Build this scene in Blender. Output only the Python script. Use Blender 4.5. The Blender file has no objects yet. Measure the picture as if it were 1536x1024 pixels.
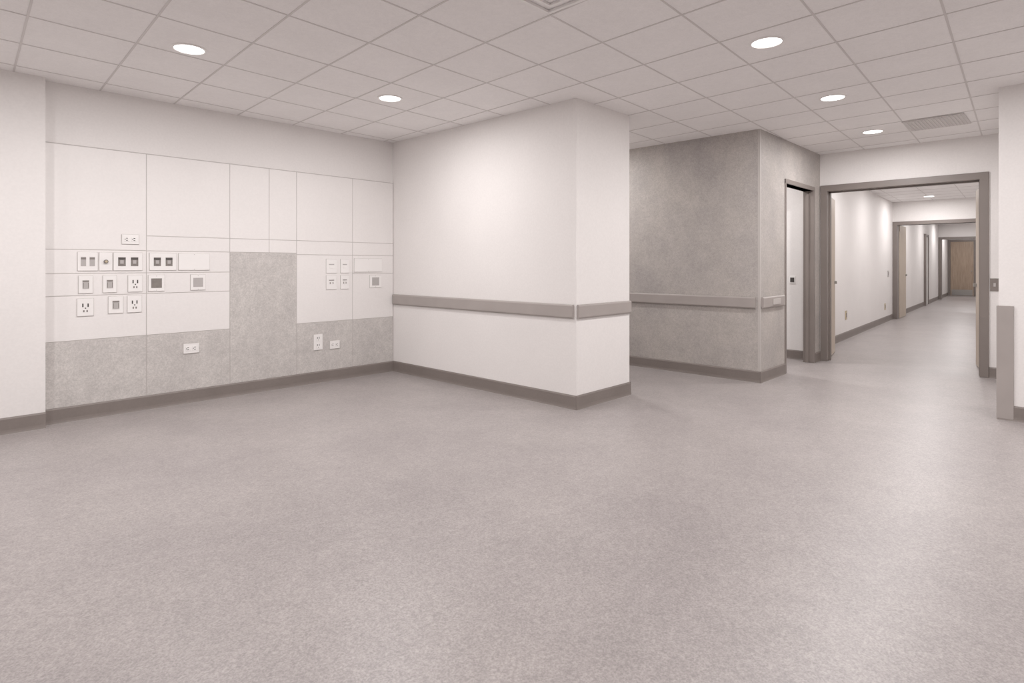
import bpy, bmesh, math
from mathutils import Vector, Matrix

CEIL = 2.69
scene = bpy.context.scene
try:
    scene.view_settings.view_transform = 'Standard'
    scene.view_settings.look = 'None'
    scene.view_settings.gamma = 1.12
except Exception:
    pass

# ------------------------------------------------------------------ materials
def srgb(r, g, b):
    def f(c):
        c /= 255.0
        return c / 12.92 if c <= 0.04045 else ((c + 0.055) / 1.055) ** 2.4
    return (f(r), f(g), f(b), 1.0)

def mat(name, col, col2=None, scale=5.0, rough=0.6, layers=(), bump=0.0,
        bump_scale=200.0, metallic=0.0, detail=3.0, spec=0.5, stretch=None):
    """layers: (noise scale, +-amount) brightness mottling multiplied over the base"""
    m = bpy.data.materials.new(name)
    m.use_nodes = True
    nt = m.node_tree
    b = nt.nodes['Principled BSDF']
    b.inputs['Roughness'].default_value = rough
    b.inputs['Metallic'].default_value = metallic
    b.inputs['Specular IOR Level'].default_value = spec
    tc = nt.nodes.new('ShaderNodeTexCoord')
    mp = nt.nodes.new('ShaderNodeMapping')
    nt.links.new(tc.outputs['Object'], mp.inputs['Vector'])
    if stretch:
        mp.inputs['Scale'].default_value = stretch
    n = nt.nodes.new('ShaderNodeTexNoise')
    n.inputs['Scale'].default_value = scale
    n.inputs['Detail'].default_value = detail
    nt.links.new(mp.outputs['Vector'], n.inputs['Vector'])
    cr = nt.nodes.new('ShaderNodeValToRGB')
    cr.color_ramp.elements[0].position = 0.3
    cr.color_ramp.elements[1].position = 0.7
    cr.color_ramp.elements[0].color = col
    cr.color_ramp.elements[1].color = col2 or tuple(min(1, c * 1.03) for c in col[:3]) + (1,)
    nt.links.new(n.outputs['Fac'], cr.inputs['Fac'])
    out = cr.outputs['Color']
    for sc, amt in layers:
        n2 = nt.nodes.new('ShaderNodeTexNoise')
        n2.inputs['Scale'].default_value = sc
        n2.inputs['Detail'].default_value = 2.0
        nt.links.new(mp.outputs['Vector'], n2.inputs['Vector'])
        mr = nt.nodes.new('ShaderNodeMapRange')
        mr.inputs['From Min'].default_value = 0.32
        mr.inputs['From Max'].default_value = 0.68
        mr.inputs['To Min'].default_value = 1.0 - amt
        mr.inputs['To Max'].default_value = 1.0 + amt
        nt.links.new(n2.outputs['Fac'], mr.inputs['Value'])
        vm = nt.nodes.new('ShaderNodeVectorMath')
        vm.operation = 'SCALE'
        nt.links.new(out, vm.inputs[0])
        nt.links.new(mr.outputs['Result'], vm.inputs['Scale'])
        out = vm.outputs['Vector']
    nt.links.new(out, b.inputs['Base Color'])
    if bump > 0:
        n3 = nt.nodes.new('ShaderNodeTexNoise')
        n3.inputs['Scale'].default_value = bump_scale
        nt.links.new(mp.outputs['Vector'], n3.inputs['Vector'])
        bp = nt.nodes.new('ShaderNodeBump')
        bp.inputs['Strength'].default_value = bump
        bp.inputs['Distance'].default_value = 0.002
        nt.links.new(n3.outputs['Fac'], bp.inputs['Height'])
        nt.links.new(bp.outputs['Normal'], b.inputs['Normal'])
    return m

def emat(name, col, strength):
    m = bpy.data.materials.new(name)
    m.use_nodes = True
    b = m.node_tree.nodes['Principled BSDF']
    b.inputs['Base Color'].default_value = (0.9, 0.9, 0.9, 1)
    b.inputs['Emission Color'].default_value = col
    b.inputs['Emission Strength'].default_value = strength
    return m

M_WALL = mat('wall_paint', srgb(229, 225, 223), srgb(233, 229, 227), 1.5, 0.65, [(60, .02)])
M_GREYW = mat('grey_wallcovering', srgb(163, 157, 154), srgb(180, 173, 167), 1.8, 0.6, [(6, .05), (35, .06), (110, .12)], detail=7)
M_GREYP = mat('grey_panel', srgb(186, 181, 178), srgb(199, 194, 190), 3.5, 0.6, [(14, .04), (50, .06), (110, .11)], detail=7)
M_GUARD = mat('clear_corner_guard', srgb(182, 176, 172), None, 5, 0.4)
M_PANEL = mat('white_panel', srgb(231, 227, 225), srgb(234, 230, 228), 2, 0.5, [(60, .015)])
M_FLOOR = mat('floor_vinyl', srgb(145, 138, 137), srgb(155, 148, 146), 1.4, 0.38, [(6, .035), (26, .05), (75, .10), (170, .19)], 0.1, 220, detail=5)
M_CEIL = mat('ceiling_tile', srgb(240, 237, 236), srgb(244, 241, 240), 3, 0.9, [(25, .015), (130, .03)])
M_GRID = mat('ceiling_tbar', srgb(208, 203, 201), None, 3, 0.5)
M_BASE = mat('rubber_base', srgb(116, 107, 102), srgb(122, 113, 108), 4, 0.5, [(60, .03)])
M_RAIL = mat('rail_vinyl', srgb(155, 147, 143), srgb(161, 153, 149), 4, 0.45)
M_FRAME = mat('painted_steel_frame', srgb(118, 109, 104), srgb(124, 115, 110), 3, 0.4)
M_WOOD = mat('maple_wood', srgb(184, 168, 152), srgb(196, 182, 165), 6, 0.45, stretch=(6, 6, 0.5))
M_WOODD = mat('oak_door', srgb(152, 131, 113), srgb(174, 153, 133), 6, 0.4, stretch=(6, 6, 0.5))
M_WHITE = mat('white_plastic', srgb(237, 234, 232), None, 5, 0.35)
M_GAP = mat('plate_shadow_grey', srgb(190, 184, 181), None, 5, 0.6)
M_DGREY = mat('dark_insert', srgb(114, 108, 104), srgb(128, 121, 115), 30, 0.5)
M_MGREY = mat('mid_grey_insert', srgb(174, 169, 167), None, 30, 0.5)
M_BLACK = mat('slot_black', srgb(64, 60, 58), None, 5, 0.5)
M_BEIGE = mat('beige_plastic', srgb(190, 174, 146), None, 5, 0.5)
M_VENT = mat('vent_grey', srgb(205, 200, 198), None, 5, 0.5)
M_METAL = mat('brushed_metal', srgb(170, 168, 165), None, 5, 0.35, metallic=0.9)
M_LENS = emat('lamp_lens', (1, 0.97, 0.95, 1), 6.0)

# ------------------------------------------------------------------ builder
class MB:
    def __init__(s, name):
        s.name = name; s.bm = bmesh.new(); s.mats = []
    def mi(s, m):
        if m not in s.mats: s.mats.append(m)
        return s.mats.index(m)
    def prism(s, pts, z0, z1, m, bevel=0.0):
        i = s.mi(m)
        a = [s.bm.verts.new((p[0], p[1], z0)) for p in pts]
        b = [s.bm.verts.new((p[0], p[1], z1)) for p in pts]
        n = len(pts)
        fs = [s.bm.faces.new(a[::-1]), s.bm.faces.new(b)]
        for k in range(n):
            fs.append(s.bm.faces.new((a[k], a[(k + 1) % n], b[(k + 1) % n], b[k])))
        for f in fs: f.material_index = i
        if bevel > 0:
            es = list({e for f in fs for e in f.edges})
            r = bmesh.ops.bevel(s.bm, geom=es, offset=bevel, segments=2, affect='EDGES', profile=0.6)
            for f in r['faces']: f.material_index = i
        return s
    def box(s, x0, x1, y0, y1, z0, z1, m, bevel=0.0):
        x0, x1 = sorted((x0, x1)); y0, y1 = sorted((y0, y1)); z0, z1 = sorted((z0, z1))
        return s.prism([(x0, y0), (x1, y0), (x1, y1), (x0, y1)], z0, z1, m, bevel)
    def strip(s, p, q, w0, w1, z0, z1, m, bevel=0.0):
        p = Vector(p); q = Vector(q); d = (q - p).normalized(); n = Vector((-d.y, d.x))
        return s.prism([p + n * w0, q + n * w0, q + n * w1, p + n * w1], z0, z1, m, bevel)
    def sweep(s, p, q, prof, m):
        i = s.mi(m)
        p = Vector(p); q = Vector(q); d = (q - p).normalized(); n = Vector((-d.y, d.x))
        a = [s.bm.verts.new((*(p + n * o), z)) for o, z in prof]
        b = [s.bm.verts.new((*(q + n * o), z)) for o, z in prof]
        k = len(prof)
        fs = [s.bm.faces.new(a), s.bm.faces.new(b[::-1])]
        for j in range(k):
            fs.append(s.bm.faces.new((a[j], b[j], b[(j + 1) % k], a[(j + 1) % k])))
        for f in fs: f.material_index = i
        return s
    def cyl(s, c, r, z0, z1, m, seg=32, axis='Z', r2=None):
        i = s.mi(m); r2 = r if r2 is None else r2
        def P(t, h, rr):
            u, v = rr * math.cos(t), rr * math.sin(t)
            if axis == 'Z': return (c[0] + u, c[1] + v, h)
            if axis == 'Y': return (c[0] + u, h, c[1] + v)
            return (h, c[0] + u, c[1] + v)
        a = [s.bm.verts.new(P(2 * math.pi * k / seg, z0, r)) for k in range(seg)]
        b = [s.bm.verts.new(P(2 * math.pi * k / seg, z1, r2)) for k in range(seg)]
        fs = [s.bm.faces.new(a[::-1]), s.bm.faces.new(b)]
        for k in range(seg):
            fs.append(s.bm.faces.new((a[k], a[(k + 1) % seg], b[(k + 1) % seg], b[k])))
        for f in fs: f.material_index = i
        return s
    def done(s):
        bmesh.ops.recalc_face_normals(s.bm, faces=s.bm.faces)
        me = bpy.data.meshes.new(s.name)
        s.bm.to_mesh(me); s.bm.free()
        for m in s.mats: me.materials.append(m)
        o = bpy.data.objects.new(s.name, me)
        scene.collection.objects.link(o)
        vs = [v.co for v in me.vertices]
        c = Vector([(min(v[k] for v in vs) + max(v[k] for v in vs)) / 2 for k in range(3)])
        me.transform(Matrix.Translation(-c))
        o.location = c
        return o

def LY(x): return 2.233 + 0.0514 * x     # corridor left wall face
def RY(x): return 0.170 + 0.0514 * x     # corridor right wall face

YB = -3.6
XB = -3.2
# ------------------------------------------------------------------ shell
MB('floor').box(XB - .2, 31.0, YB - .2, 7.2, -0.1, 0, M_FLOOR).done()
MB('ceiling').box(XB - .2, 31.0, YB - .2, 7.2, CEIL, CEIL + 0.1, M_CEIL).done()

MB('wall_left').prism([(XB - .15, 5.72), (0.797, 5.72), (0.797, 5.825), (4.06, 5.825), (4.06, 6.0), (XB - .15, 6.0)], 0, CEIL, M_WALL).done()
MB('wall_partition').box(4.06, 4.90, 3.114, 6.6, 0, CEIL, M_WALL).done()
MB('wall_alcove').box(4.90, 6.33, 6.4, 6.6, 0, CEIL, M_WALL).done()
w = MB('wall_grey')
w.box(6.33, 6.47, 2.414, 6.6, 0, CEIL, M_GREYW)
w.box(6.47, 7.075, 2.414, 2.52, 0, CEIL, M_GREYW)
w.box(7.075, 8.08, 2.414, 2.52, 2.19, CEIL, M_GREYW)
w.box(8.08, 8.36, 2.414, 2.52, 0, CEIL, M_GREYW)
w.done()
MB('wall_side_room').box(8.25, 8.40, 2.52, 5.6, 0, CEIL, M_WALL).done()
MB('wall_side_room_back').box(6.47, 8.40, 5.6, 5.75, 0, CEIL, M_WALL).done()
w = MB('wall_doorway')
w.box(8.36, 8.52, 0.449, 0.77, 0, CEIL, M_WALL)
w.box(8.36, 8.52, 0.77, 2.334, 2.21, CEIL, M_WALL)
w.box(8.36, 8.52, 2.334, 2.70, 0, CEIL, M_WALL)
w.done()
MB('wall_right').box(6.19, 8.52, YB, 0.449, 0, CEIL, M_WALL).done()
MB('wall_back').box(XB - .15, XB, YB, 5.72, 0, CEIL, M_WALL).done()
MB('wall_behind').box(XB - .15, 6.19, YB - .15, YB, 0, CEIL, M_WALL).done()
MB('wall_corridor_left').strip((8.52, LY(8.52)), (29.6, LY(29.6)), 0, 0.15, 0, CEIL, M_WALL).done()
MB('wall_corridor_right').strip((8.52, RY(8.52)), (29.6, RY(29.6)), -0.15, 0, 0, CEIL, M_WALL).done()
MB('wall_corridor_end').box(29.6, 29.75, RY(29.6) - .2, LY(29.6) + .2, 0, CEIL, M_WALL).done()
w = MB('wall_corridor_header')
for X, t in ((15.93, .18), (26.0, .15)):
    w.box(X, X + t, RY(X), LY(X), 2.16, CEIL, M_WALL)
    w.box(X, X + t, RY(X), RY(X) + .12, 0, 2.16, M_WALL)
w.done()

# ------------------------------------------------------------------ ceiling grid
g = MB('ceiling_grid')
zb = CEIL - 0.003
W = 0.006
for k in range(-8, 54):
    xa = 1.169 + 0.553 * k
    f = lambda y: xa + 0.06 * (y - 5.825)
    if xa > 30.8: break
    y0, y1 = (YB, 6.6) if xa < 8.5 else (RY(xa) + .01, LY(xa) + .0)
    if f(y0) < XB: continue
    g.prism([(f(y0) - W, y0), (f(y0) + W, y0), (f(y1) + W, y1), (f(y1) - W, y1)], zb, CEIL, M_GRID)
for k in range(-14, 7):
    h = lambda x: 3.41 + 0.575 * k + 0.05 * (x - 4.06)
    x1 = 8.45
    if RY(20) < h(20) < LY(20): x1 = 29.6
    x0 = XB
    if h(x0) < YB or h(x1) > 6.7: continue
    g.prism([(x0, h(x0) - W), (x1, h(x1) - W), (x1, h(x1) + W), (x0, h(x0) + W)], zb + .0005, CEIL, M_GRID)
g.done()

v = MB('air_vent')
vx0, vx1, vy0, vy1 = 6.98, 7.52, 0.76, 1.26
v.box(vx0, vx1, vy0, vy1, CEIL - .012, CEIL - .004, M_VENT)
for i in range(16):
    y = vy0 + .03 + i * (vy1 - vy0 - .06) / 15
    v.box(vx0 + .025, vx1 - .025, y - .006, y + .006, CEIL - .018, CEIL - .011, M_GRID)
v.done()
v = MB('ceiling_diffuser')
cx, cy = 2.32, 1.92
for i, r in enumerate((.25, .19, .13, .07)):
    for (a, b, c, d) in ((cx - r, cx + r, cy - r, cy - r + .02), (cx - r, cx + r, cy + r - .02, cy + r),
                         (cx - r, cx - r + .02, cy - r + .02, cy + r - .02), (cx + r - .02, cx + r, cy - r + .02, cy + r - .02)):
        v.box(a, b, c, d, CEIL - .016 + .002 * i, CEIL - .002, M_WHITE)
v.done()

# ------------------------------------------------------------------ downlights
def downlight(x, y, power=20.0):
    d = MB('recessed_downlight')
    seg = 40
    i = d.mi(M_WHITE)
    ring = []
    for r, z in ((.108, CEIL), (.106, CEIL - .007), (.092, CEIL - .008), (.088, CEIL - .003)):
        ring.append([d.bm.verts.new((x + r * math.cos(2 * math.pi * k / seg), y + r * math.sin(2 * math.pi * k / seg), z)) for k in range(seg)])
    for a, b in zip(ring, ring[1:]):
        for k in range(seg):
            f = d.bm.faces.new((a[k], a[(k + 1) % seg], b[(k + 1) % seg], b[k])); f.material_index = i
    d.cyl((x, y), .089, CEIL - .004, CEIL - .0005, M_LENS, seg)
    d.cyl((x, y), .06, CEIL - .010, CEIL - .004, M_LENS, seg, r2=.089)
    o = d.done()
    L = bpy.data.lights.new('lamp', 'AREA'); L.shape = 'DISK'; L.size = 0.17
    L.energy = power; L.color = (1, .962, .952)
    lo = bpy.data.objects.new('lamp', L)
    scene.collection.objects.link(lo)
    lo.parent = o
    lo.location = (0, 0, -0.012)
    return o

P = 24.0
for (x, y) in ((1.354, 4.27), (2.953, 4.28), (3.893, 1.442), (5.574, 1.509), (7.293, 1.581)):
    downlight(x, y, P)
for (x, y) in ((-.3, 4.2), (-1.9, 4.15), (3.9, -1.2), (5.3, -1.1)):
    downlight(x, y, P)
for (x, y) in ((2.2, 1.4), (0.5, 1.35), (-1.2, 1.3), (.5, -1.3), (2.2, -1.25), (-1.3, -1.35)):
    downlight(x, y, P * .58)
downlight(5.6, 4.6, P * .9)
downlight(7.35, 3.4, P * 1.1)
for (x, y) in ((10.2, 1.75), (12.6, 1.85), (15.0, 2.22), (18.0, 2.1), (21.0, 2.35), (24.5, 2.75), (27.8, 2.9)):
    downlight(x, y, P * .95)

# ------------------------------------------------------------------ baseboards
BH = .12
def base(name, segs, m=M_BASE):
    b = MB(name)
    for p, q in segs:
        b.sweep(p, q, [(0, 0), (.018, 0), (.014, .012), (.012, .03), (.012, BH - .012), (.006, BH), (0, BH)], m)
    return b.done()
base('baseboard_left', [((0.797, 5.72), (XB, 5.72)), ((4.06, 5.813), (0.80, 5.813))])
base('baseboard_partition', [((4.06, 3.102), (4.06, 5.80)), ((4.90, 3.114), (4.048, 3.114)), ((4.90, 6.4), (4.90, 3.102))])
base('baseboard_grey', [((6.33, 2.402), (6.33, 6.4)), ((7.055, 2.414), (6.318, 2.414)), ((8.36, 2.414), (8.115, 2.414))])
c = MB('baseboard_corner')
for x, y in ((4.06, 3.114), (6.33, 2.414)):
    c.prism([(x - .018, y - .018), (x + .004, y - .018), (x + .004, y + .004), (x - .018, y + .004)], 0, .012, M_BASE)
    c.prism([(x - .0125, y - .0125), (x + .004, y - .0125), (x + .004, y + .004), (x - .0125, y + .004)], .012, BH - .004, M_BASE)
c.done()
base('baseboard_side_room', [((8.25, 2.54), (8.25, 5.6))])
base('baseboard_doorway', [((8.36, 0.46), (8.36, 0.69))])
base('baseboard_right', [((6.19, YB), (6.19, 0.455))])
base('baseboard_back', [((XB, 5.7), (XB, YB))])
base('baseboard_behind', [((XB, YB), (6.19, YB))])
base('baseboard_corridor_left', [((15.93, LY(15.93)), (8.52, LY(8.52))), ((21.7, LY(21.7)), (16.2, LY(16.2))), ((25.9, LY(25.9)), (22.9, LY(22.9))), ((29.6, LY(29.6)), (26.2, LY(26.2)))])
base('baseboard_corridor_right', [((8.52, RY(8.52)), (15.9, RY(15.9))), ((16.2, RY(16.2)), (29.6, RY(29.6)))])

# ------------------------------------------------------------------ handrails (flat bumper rails)
def rail(name, p, q):
    r = MB(name)
    z = .785
    prof = [(0, z + .012), (.006, z + .012), (.006, z), (.018, z), (.024, z + .006), (.027, z + .014), (.027, z + .106),
            (.024, z + .114), (.018, z + .12), (.006, z + .12), (.006, z + .108), (0, z + .108)]
    r.sweep(p, q, prof, M_RAIL)
    return r.done()
rail('handrail', (4.06, 3.135), (4.06, 5.80))
rail('handrail', (4.897, 3.114), (4.066, 3.114))
rail('handrail', (6.33, 2.455), (6.33, 6.35))
rail('handrail', (7.00, 2.414), (6.36, 2.414))
p = MB('rail_label_plate'); p.box(6.62, 6.84, 2.378, 2.3875, .815, .878, M_GUARD, .003); p.done()

# ------------------------------------------------------------------ corner guards
c = MB('corner_guard')
c.box(6.176, 6.19, 0.355, 0.463, 0.0, .92, M_RAIL, .004)
c.box(6.189, 6.28, 0.449, 0.463, 0.0, .92, M_RAIL, .004)
c.done()
c = MB('corner_guard')
c.box(6.328, 6.33, 2.412, 2.436, BH, CEIL, M_GUARD)
c.box(6.33, 6.354, 2.412, 2.414, BH, CEIL, M_GUARD)
c.done()

# ------------------------------------------------------------------ doorways
t = MB('trim_1')
t.box(7.06, 7.10, 2.404, 2.53, 0, 2.24, M_FRAME, .003)
t.box(8.065, 8.115, 2.400, 2.53, 0, 2.24, M_FRAME, .003)
t.box(7.06, 8.115, 2.399, 2.531, 2.19, 2.24, M_FRAME, .003)
t.box(8.05, 8.065, 2.46, 2.50, 0, 2.19, M_FRAME)
t.done()
t = MB('trim_2')
t.box(8.34, 8.54, .69, .77, 0, 2.28, M_FRAME, .004)
t.box(8.34, 8.54, 2.325, 2.405, 0, 2.28, M_FRAME, .004)
t.box(8.339, 8.541, .69, 2.405, 2.20, 2.28, M_FRAME, .004)
t.box(8.44, 8.47, 2.31, 2.325, 0, 2.20, M_FRAME)
t.box(8.44, 8.47, .77, .785, 0, 2.20, M_FRAME)
t.box(8.44, 8.47, .77, 2.325, 2.185, 2.20, M_FRAME)
t.done()

def leaf(name, h, e, side, wood=M_WOOD, z1=2.17):
    d = MB(name)
    h = Vector(h); e = Vector(e)
    w0, w1 = (0, .045) if side > 0 else (-.045, 0)
    d.strip(h, e, w0, w1, .01, z1, wood, .002)
    u = (e - h).normalized()
    c0 = e - u * .07
    d.strip(c0 - u * .025, c0 + u * .025, w0 - .03, w0, .98, 1.02, M_METAL)
    d.strip(c0 - u * .025, c0 + u * .025, w1, w1 + .03, .98, 1.02, M_METAL)
    for z in (.25, 1.1, 1.9):
        d.strip(h - u * .012, h, w0 + .015, w1 - .015, z, z + .1, M_METAL)
    return d.done()
leaf('door_1', (8.56, 2.36), (9.27, 2.478), 1)
leaf('door_2', (8.56, .755), (9.30, .895), -1)

t = MB('trim_3')
X = 15.93
t.box(X - .02, X + .2, LY(X) - .09, LY(X) - .001, 0, 2.24, M_FRAME, .004)
t.box(X - .02, X + .2, RY(X) + .10, RY(X) + .19, 0, 2.24, M_FRAME, .004)
t.box(X - .021, X + .201, RY(X) + .10, LY(X) - .001, 2.16, 2.24, M_FRAME, .004)
t.done()
leaf('door_3', (16.16, LY(X) - .10), (17.05, 2.985), 1)
t = MB('trim_4')
X = 26.0
t.box(X - .02, X + .17, LY(X) - .09, LY(X) - .001, 0, 2.24, M_FRAME, .004)
t.box(X - .02, X + .17, RY(X) + .10, RY(X) + .19, 0, 2.24, M_FRAME, .004)
t.box(X - .021, X + .171, RY(X) + .10, LY(X) - .001, 2.16, 2.24, M_FRAME, .004)
t.done()
d = MB('door_4')
a, b = (22.8, LY(22.8)), (21.75, LY(21.75))
d.strip(a, b, 0, .02, 2.12, 2.20, M_FRAME)
d.strip(a, (22.72, LY(22.72)), 0, .03, 0, 2.2, M_FRAME)
d.strip((21.85, LY(21.85)), b, 0, .06, 0, 2.2, M_FRAME)
d.strip((22.72, LY(22.72)), (21.85, LY(21.85)), 0, .008, .01, 2.12, M_WHITE)
d.strip((22.0, LY(22.0)), (21.95, LY(21.95)), .008, .05, .98, 1.02, M_METAL)
d.done()
d = MB('door_5')
d.box(29.57, 29.60, 2.83, 2.91, 0, 2.26, M_FRAME)
d.box(29.57, 29.60, 3.66, 3.74, 0, 2.26, M_FRAME)
d.box(29.57, 29.60, 2.91, 3.66, 2.18, 2.26, M_FRAME)
d.box(29.575, 29.60, 2.915, 3.655, .01, 2.175, M_WOODD)
d.box(29.53, 29.575, 2.96, 3.0, .98, 1.02, M_METAL)
d.box(29.57, 29.575, 2.95, 3.62, .02, .25, M_METAL)
d.done()

# ------------------------------------------------------------------ headwall
YF = 5.813
hw = MB('wall_headwall_panels')
G = .003
def pan(x0, x1, z0, z1, m):
    hw.box(x0 + G, x1 - G, YF, 5.8255, z0 + G, z1 - G, m, .001)
C = [.805, 1.502, 2.198, 2.577, 2.863, 3.515, 4.055]
TOP = 2.209
# pale grey spline behind the joints
hw.box(C[0], C[6], YF + .003, 5.8255, .1, TOP, M_GAP)
for a, b in zip(C, C[1:]):
    low = 1.372 if a < 1 else 1.50
    pan(a, b, low, TOP, M_PANEL)
pan(C[0], C[1], 1.18, 1.372, M_PANEL); pan(C[0], C[1], 1.0, 1.18, M_PANEL); pan(C[0], C[1], .64, 1.0, M_PANEL)
pan(C[0], C[1], 0.0, .64, M_GREYP)
pan(C[1], C[2], 1.37, 1.50, M_PANEL); pan(C[1], C[2], 1.18, 1.37, M_PANEL); pan(C[1], C[2], 1.0, 1.18, M_PANEL); pan(C[1], C[2], .64, 1.0, M_PANEL)
pan(C[1], C[2], 0.0, .64, M_GREYP)
pan(C[2], C[3], 1.37, 1.50, M_PANEL); pan(C[3], C[4], 1.37, 1.50, M_PANEL)
pan(C[2], C[4], 0, 1.37, M_GREYP)
pan(C[4], C[5], 1.355, 1.50, M_PANEL); pan(C[5], C[6], 1.355, 1.50, M_PANEL)
pan(C[4], C[5], .64, 1.355, M_PANEL); pan(C[5], C[6], 1.15, 1.355, M_PANEL); pan(C[5], C[6], .64, 1.15, M_PANEL)
pan(C[4], C[5], 0, .64, M_GREYP); pan(C[5], C[6], 0, .64, M_GREYP)
hw.box(C[0], C[6], YF - .001, 5.8255, TOP - .002, TOP + .004, M_GAP)
hw.done()

def plate(name, x, z, w, h, kind='blank', yf=YF):
    p = MB(name)
    def R(cx, cz, ww, hh, d0, d1, m, bv=0.0):
        p.box(x + cx - ww / 2, x + cx + ww / 2, yf - d1, yf - d0, z + cz - hh / 2, z + cz + hh / 2, m, bv)
    R(0, 0, w + .006, h + .006, 0, .002, M_GAP)
    R(0, 0, w, h, .002, .008, M_WHITE, .0015)
    if kind == 'duplex_v':
        for s_ in (-1, 1):
            cz = s_ * h * .23
            R(0, cz, w * .45, h * .33, .008, .0105, M_WHITE, .001)
            for q in (-1, 1): R(q * w * .1, cz + .008, .006, h * .12, .0105, .0112, M_BLACK)
            p.cyl((x, z + cz - h * .09), .004, yf - .0112, yf - .0105, M_BLACK, 12, 'Y')
    elif kind == 'duplex_h':
        for s_ in (-1, 1):
            cx = s_ * w * .22
            R(cx, 0, w * .34, h * .5, .008, .0105, M_WHITE, .001)
            for q in (-1, 1): R(cx, q * h * .11, w * .1, .006, .0105, .0112, M_BLACK)
            p.cyl((x + cx - w * .1, z), .004, yf - .0112, yf - .0105, M_BLACK, 12, 'Y')
    elif kind in ('dark2', 'grey2'):
        for s_ in (-1, 1):
            R(s_ * w * .22, 0, w * .26, h * .50, .008, .010, M_DGREY if kind == 'dark2' else M_MGREY)
            R(s_ * w * .22, h * .16, w * .26, h * .10, .010, .0106, M_BLACK if kind == 'dark2' else M_DGREY)
            if kind == 'dark2': R(s_ * w * .22, -h * .02, w * .12, h * .2, .010, .0106, M_MGREY)
    elif kind == 'dark1':
        R(0, 0, w * .46, h * .5, .008, .010, M_MGREY)
        R(0, h * .19, w * .46, h * .08, .010, .0106, M_DGREY)
        for q in (-1, 1): R(q * w * .18, -h * .05, w * .05, h * .3, .010, .0106, M_DGREY)
    elif kind == 'square':
        R(0, 0, min(w, h) * .66, min(w, h) * .66, .008, .010, M_DGREY)
    elif kind == 'square_light':
        R(0, 0, min(w, h) * .66, min(w, h) * .66, .008, .010, M_MGREY)
    elif kind == 'jack':
        R(0, h * .12, w * .5, .010, .008, .010, M_MGREY)
        R(0, -h * .1, w * .35, h * .16, .008, .010, M_WHITE, .001)
    elif kind == 'jackb':
        R(0, h * .16, w * .5, .008, .008, .010, M_DGREY)
        for q in (-1, 1): R(q * w * .14, -h * .05, .008, h * .14, .008, .010, M_DGREY)
    elif kind == 'outlet_single':
        for q in (-1, 1):
            R(q * w * .16, h * .12, .009, h * .2, .008, .0095, M_BLACK)
            R(q * w * .1, -h * .22, .009, h * .12, .008, .0095, M_DGREY)
        p.cyl((x, z - h * .05), .005, yf - .0095, yf - .008, M_BLACK, 12, 'Y')
    elif kind == 'knob':
        p.cyl((x, z), .016, yf - .022, yf - .008, M_DGREY, 20, 'Y')
        p.cyl((x, z), .009, yf - .028, yf - .022, M_BEIGE, 20, 'Y')
    if kind in ('blank', 'square', 'square_light'):
        for s_ in (-1, 1):
            p.cyl((x, z + s_ * h * .44), .003, yf - .0088, yf - .008, M_MGREY, 10, 'Y')
    return p.done()

plate('wall_outlet', 1.382, 1.466, .125, .08, 'duplex_h')
plate('medical_gas_outlet', 1.082, 1.277, .135, .15, 'grey2')
plate('valve_plate', 1.205, 1.277, .09, .15, 'knob')
plate('medical_gas_outlet', 1.365, 1.277, .21, .15, 'dark2')
plate('medical_gas_outlet', 1.630, 1.277, .21, .15, 'dark2')
plate('blank_wall_plate', 1.884, 1.277, .26, .15, 'blank')
plate('data_jack_plate', 1.068, 1.09, .095, .14, 'dark1')
plate('data_jack_plate', 1.233, 1.09, .095, .14, 'dark1')
plate('wall_outlet', 1.417, 1.09, .105, .14, 'outlet_single')
plate('square_insert_plate', 1.578, 1.09, .125, .14, 'square')
plate('square_insert_plate', 1.916, 1.09, .125, .14, 'square_light')
plate('wall_outlet', 1.066, .905, .11, .14, 'outlet_single')
plate('data_jack_plate', 1.276, .915, .105, .14, 'dark1')
plate('wall_outlet', 1.412, .915, .105, .14, 'outlet_single')
plate('data_jack_plate', 3.255, 1.236, .12, .15, 'jack')
plate('data_jack_plate', 3.415, 1.236, .10, .15, 'jack')
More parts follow.
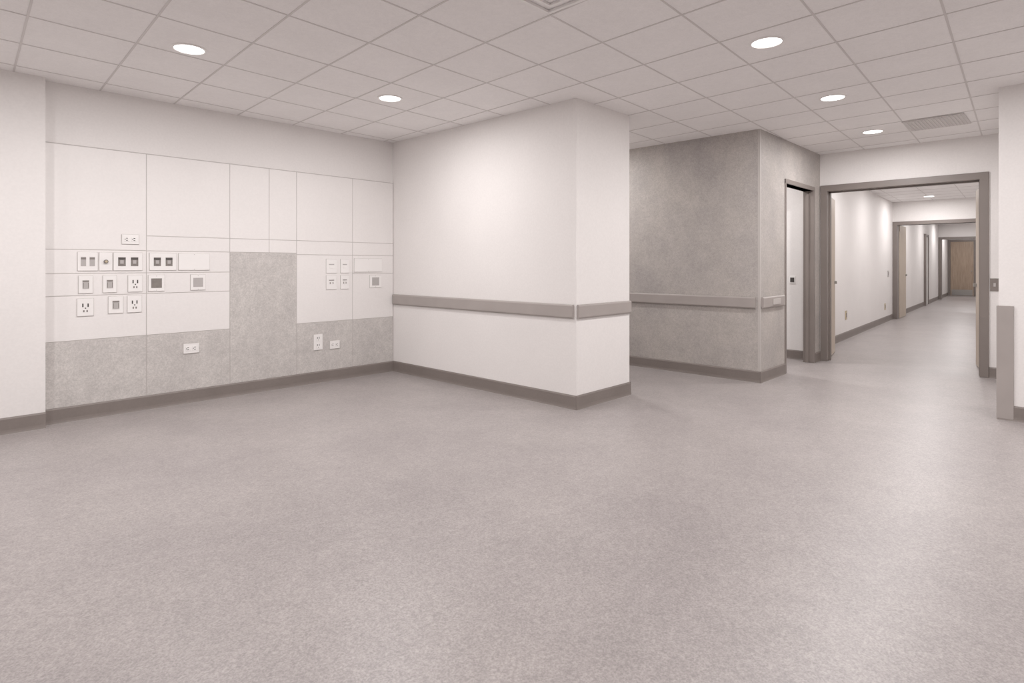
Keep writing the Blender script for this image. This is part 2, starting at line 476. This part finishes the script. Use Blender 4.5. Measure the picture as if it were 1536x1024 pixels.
plate('data_jack_plate', 3.255, 1.06, .12, .15, 'jackb')
plate('data_jack_plate', 3.415, 1.06, .10, .15, 'jackb')
plate('blank_wall_plate', 3.715, 1.245, .36, .15, 'blank')
plate('square_insert_plate', 3.809, 1.06, .15, .14, 'square_light')
plate('wall_outlet', 1.859, .491, .13, .085, 'duplex_h')
plate('wall_outlet', 3.100, .430, .10, .165, 'duplex_v')
plate('wall_outlet', 3.295, .385, .115, .085, 'duplex_h')

s_ = MB('light_switch'); s_.box(8.242, 8.25, 2.68, 2.76, 1.0, 1.10, M_WHITE, .002); s_.box(8.236, 8.242, 2.695, 2.745, 1.02, 1.08, M_BLACK, .001); s_.done()
s_ = MB('light_switch'); s_.box(8.352, 8.36, .60, .68, .96, 1.10, M_FRAME, .002); s_.box(8.347, 8.352, .63, .65, 1.01, 1.05, M_MGREY); s_.done()
def cplate(name, X, z, w, h, m):
    p = MB(name)
    p.strip((X + w / 2, LY(X + w / 2)), (X - w / 2, LY(X - w / 2)), 0, .01, z - h / 2, z + h / 2, m, .002)
    p.strip((X + w / 5, LY(X + w / 5)), (X - w / 5, LY(X - w / 5)), .01, .013, z - h / 4, z + h / 4, M_DGREY)
    return p.done()
cplate('wall_outlet', 11.1, .40, .12, .15, M_BEIGE)
cplate('wall_outlet', 14.9, .34, .12, .14, M_BEIGE)
cplate('light_switch', 15.3, 1.05, .12, .14, M_MGREY)

# ------------------------------------------------------------------ world + camera
wd = bpy.data.worlds.new('world'); scene.world = wd; wd.use_nodes = True
wd.node_tree.nodes['Background'].inputs['Color'].default_value = (.9, .88, .88, 1)
wd.node_tree.nodes['Background'].inputs['Strength'].default_value = 0.3

cam = bpy.data.cameras.new('camera')
cam.sensor_width = 36.0
cam.lens = 884 / 1536 * 36
cam.shift_y = -(512 - 397) / 1536
cam.clip_start = .05
co = bpy.data.objects.new('camera', cam)
co.location = (0, 0, 1.25)
co.rotation_euler = (math.radians(90), 0, math.atan2(-.7230, .6909))
scene.collection.objects.link(co)
scene.camera = co
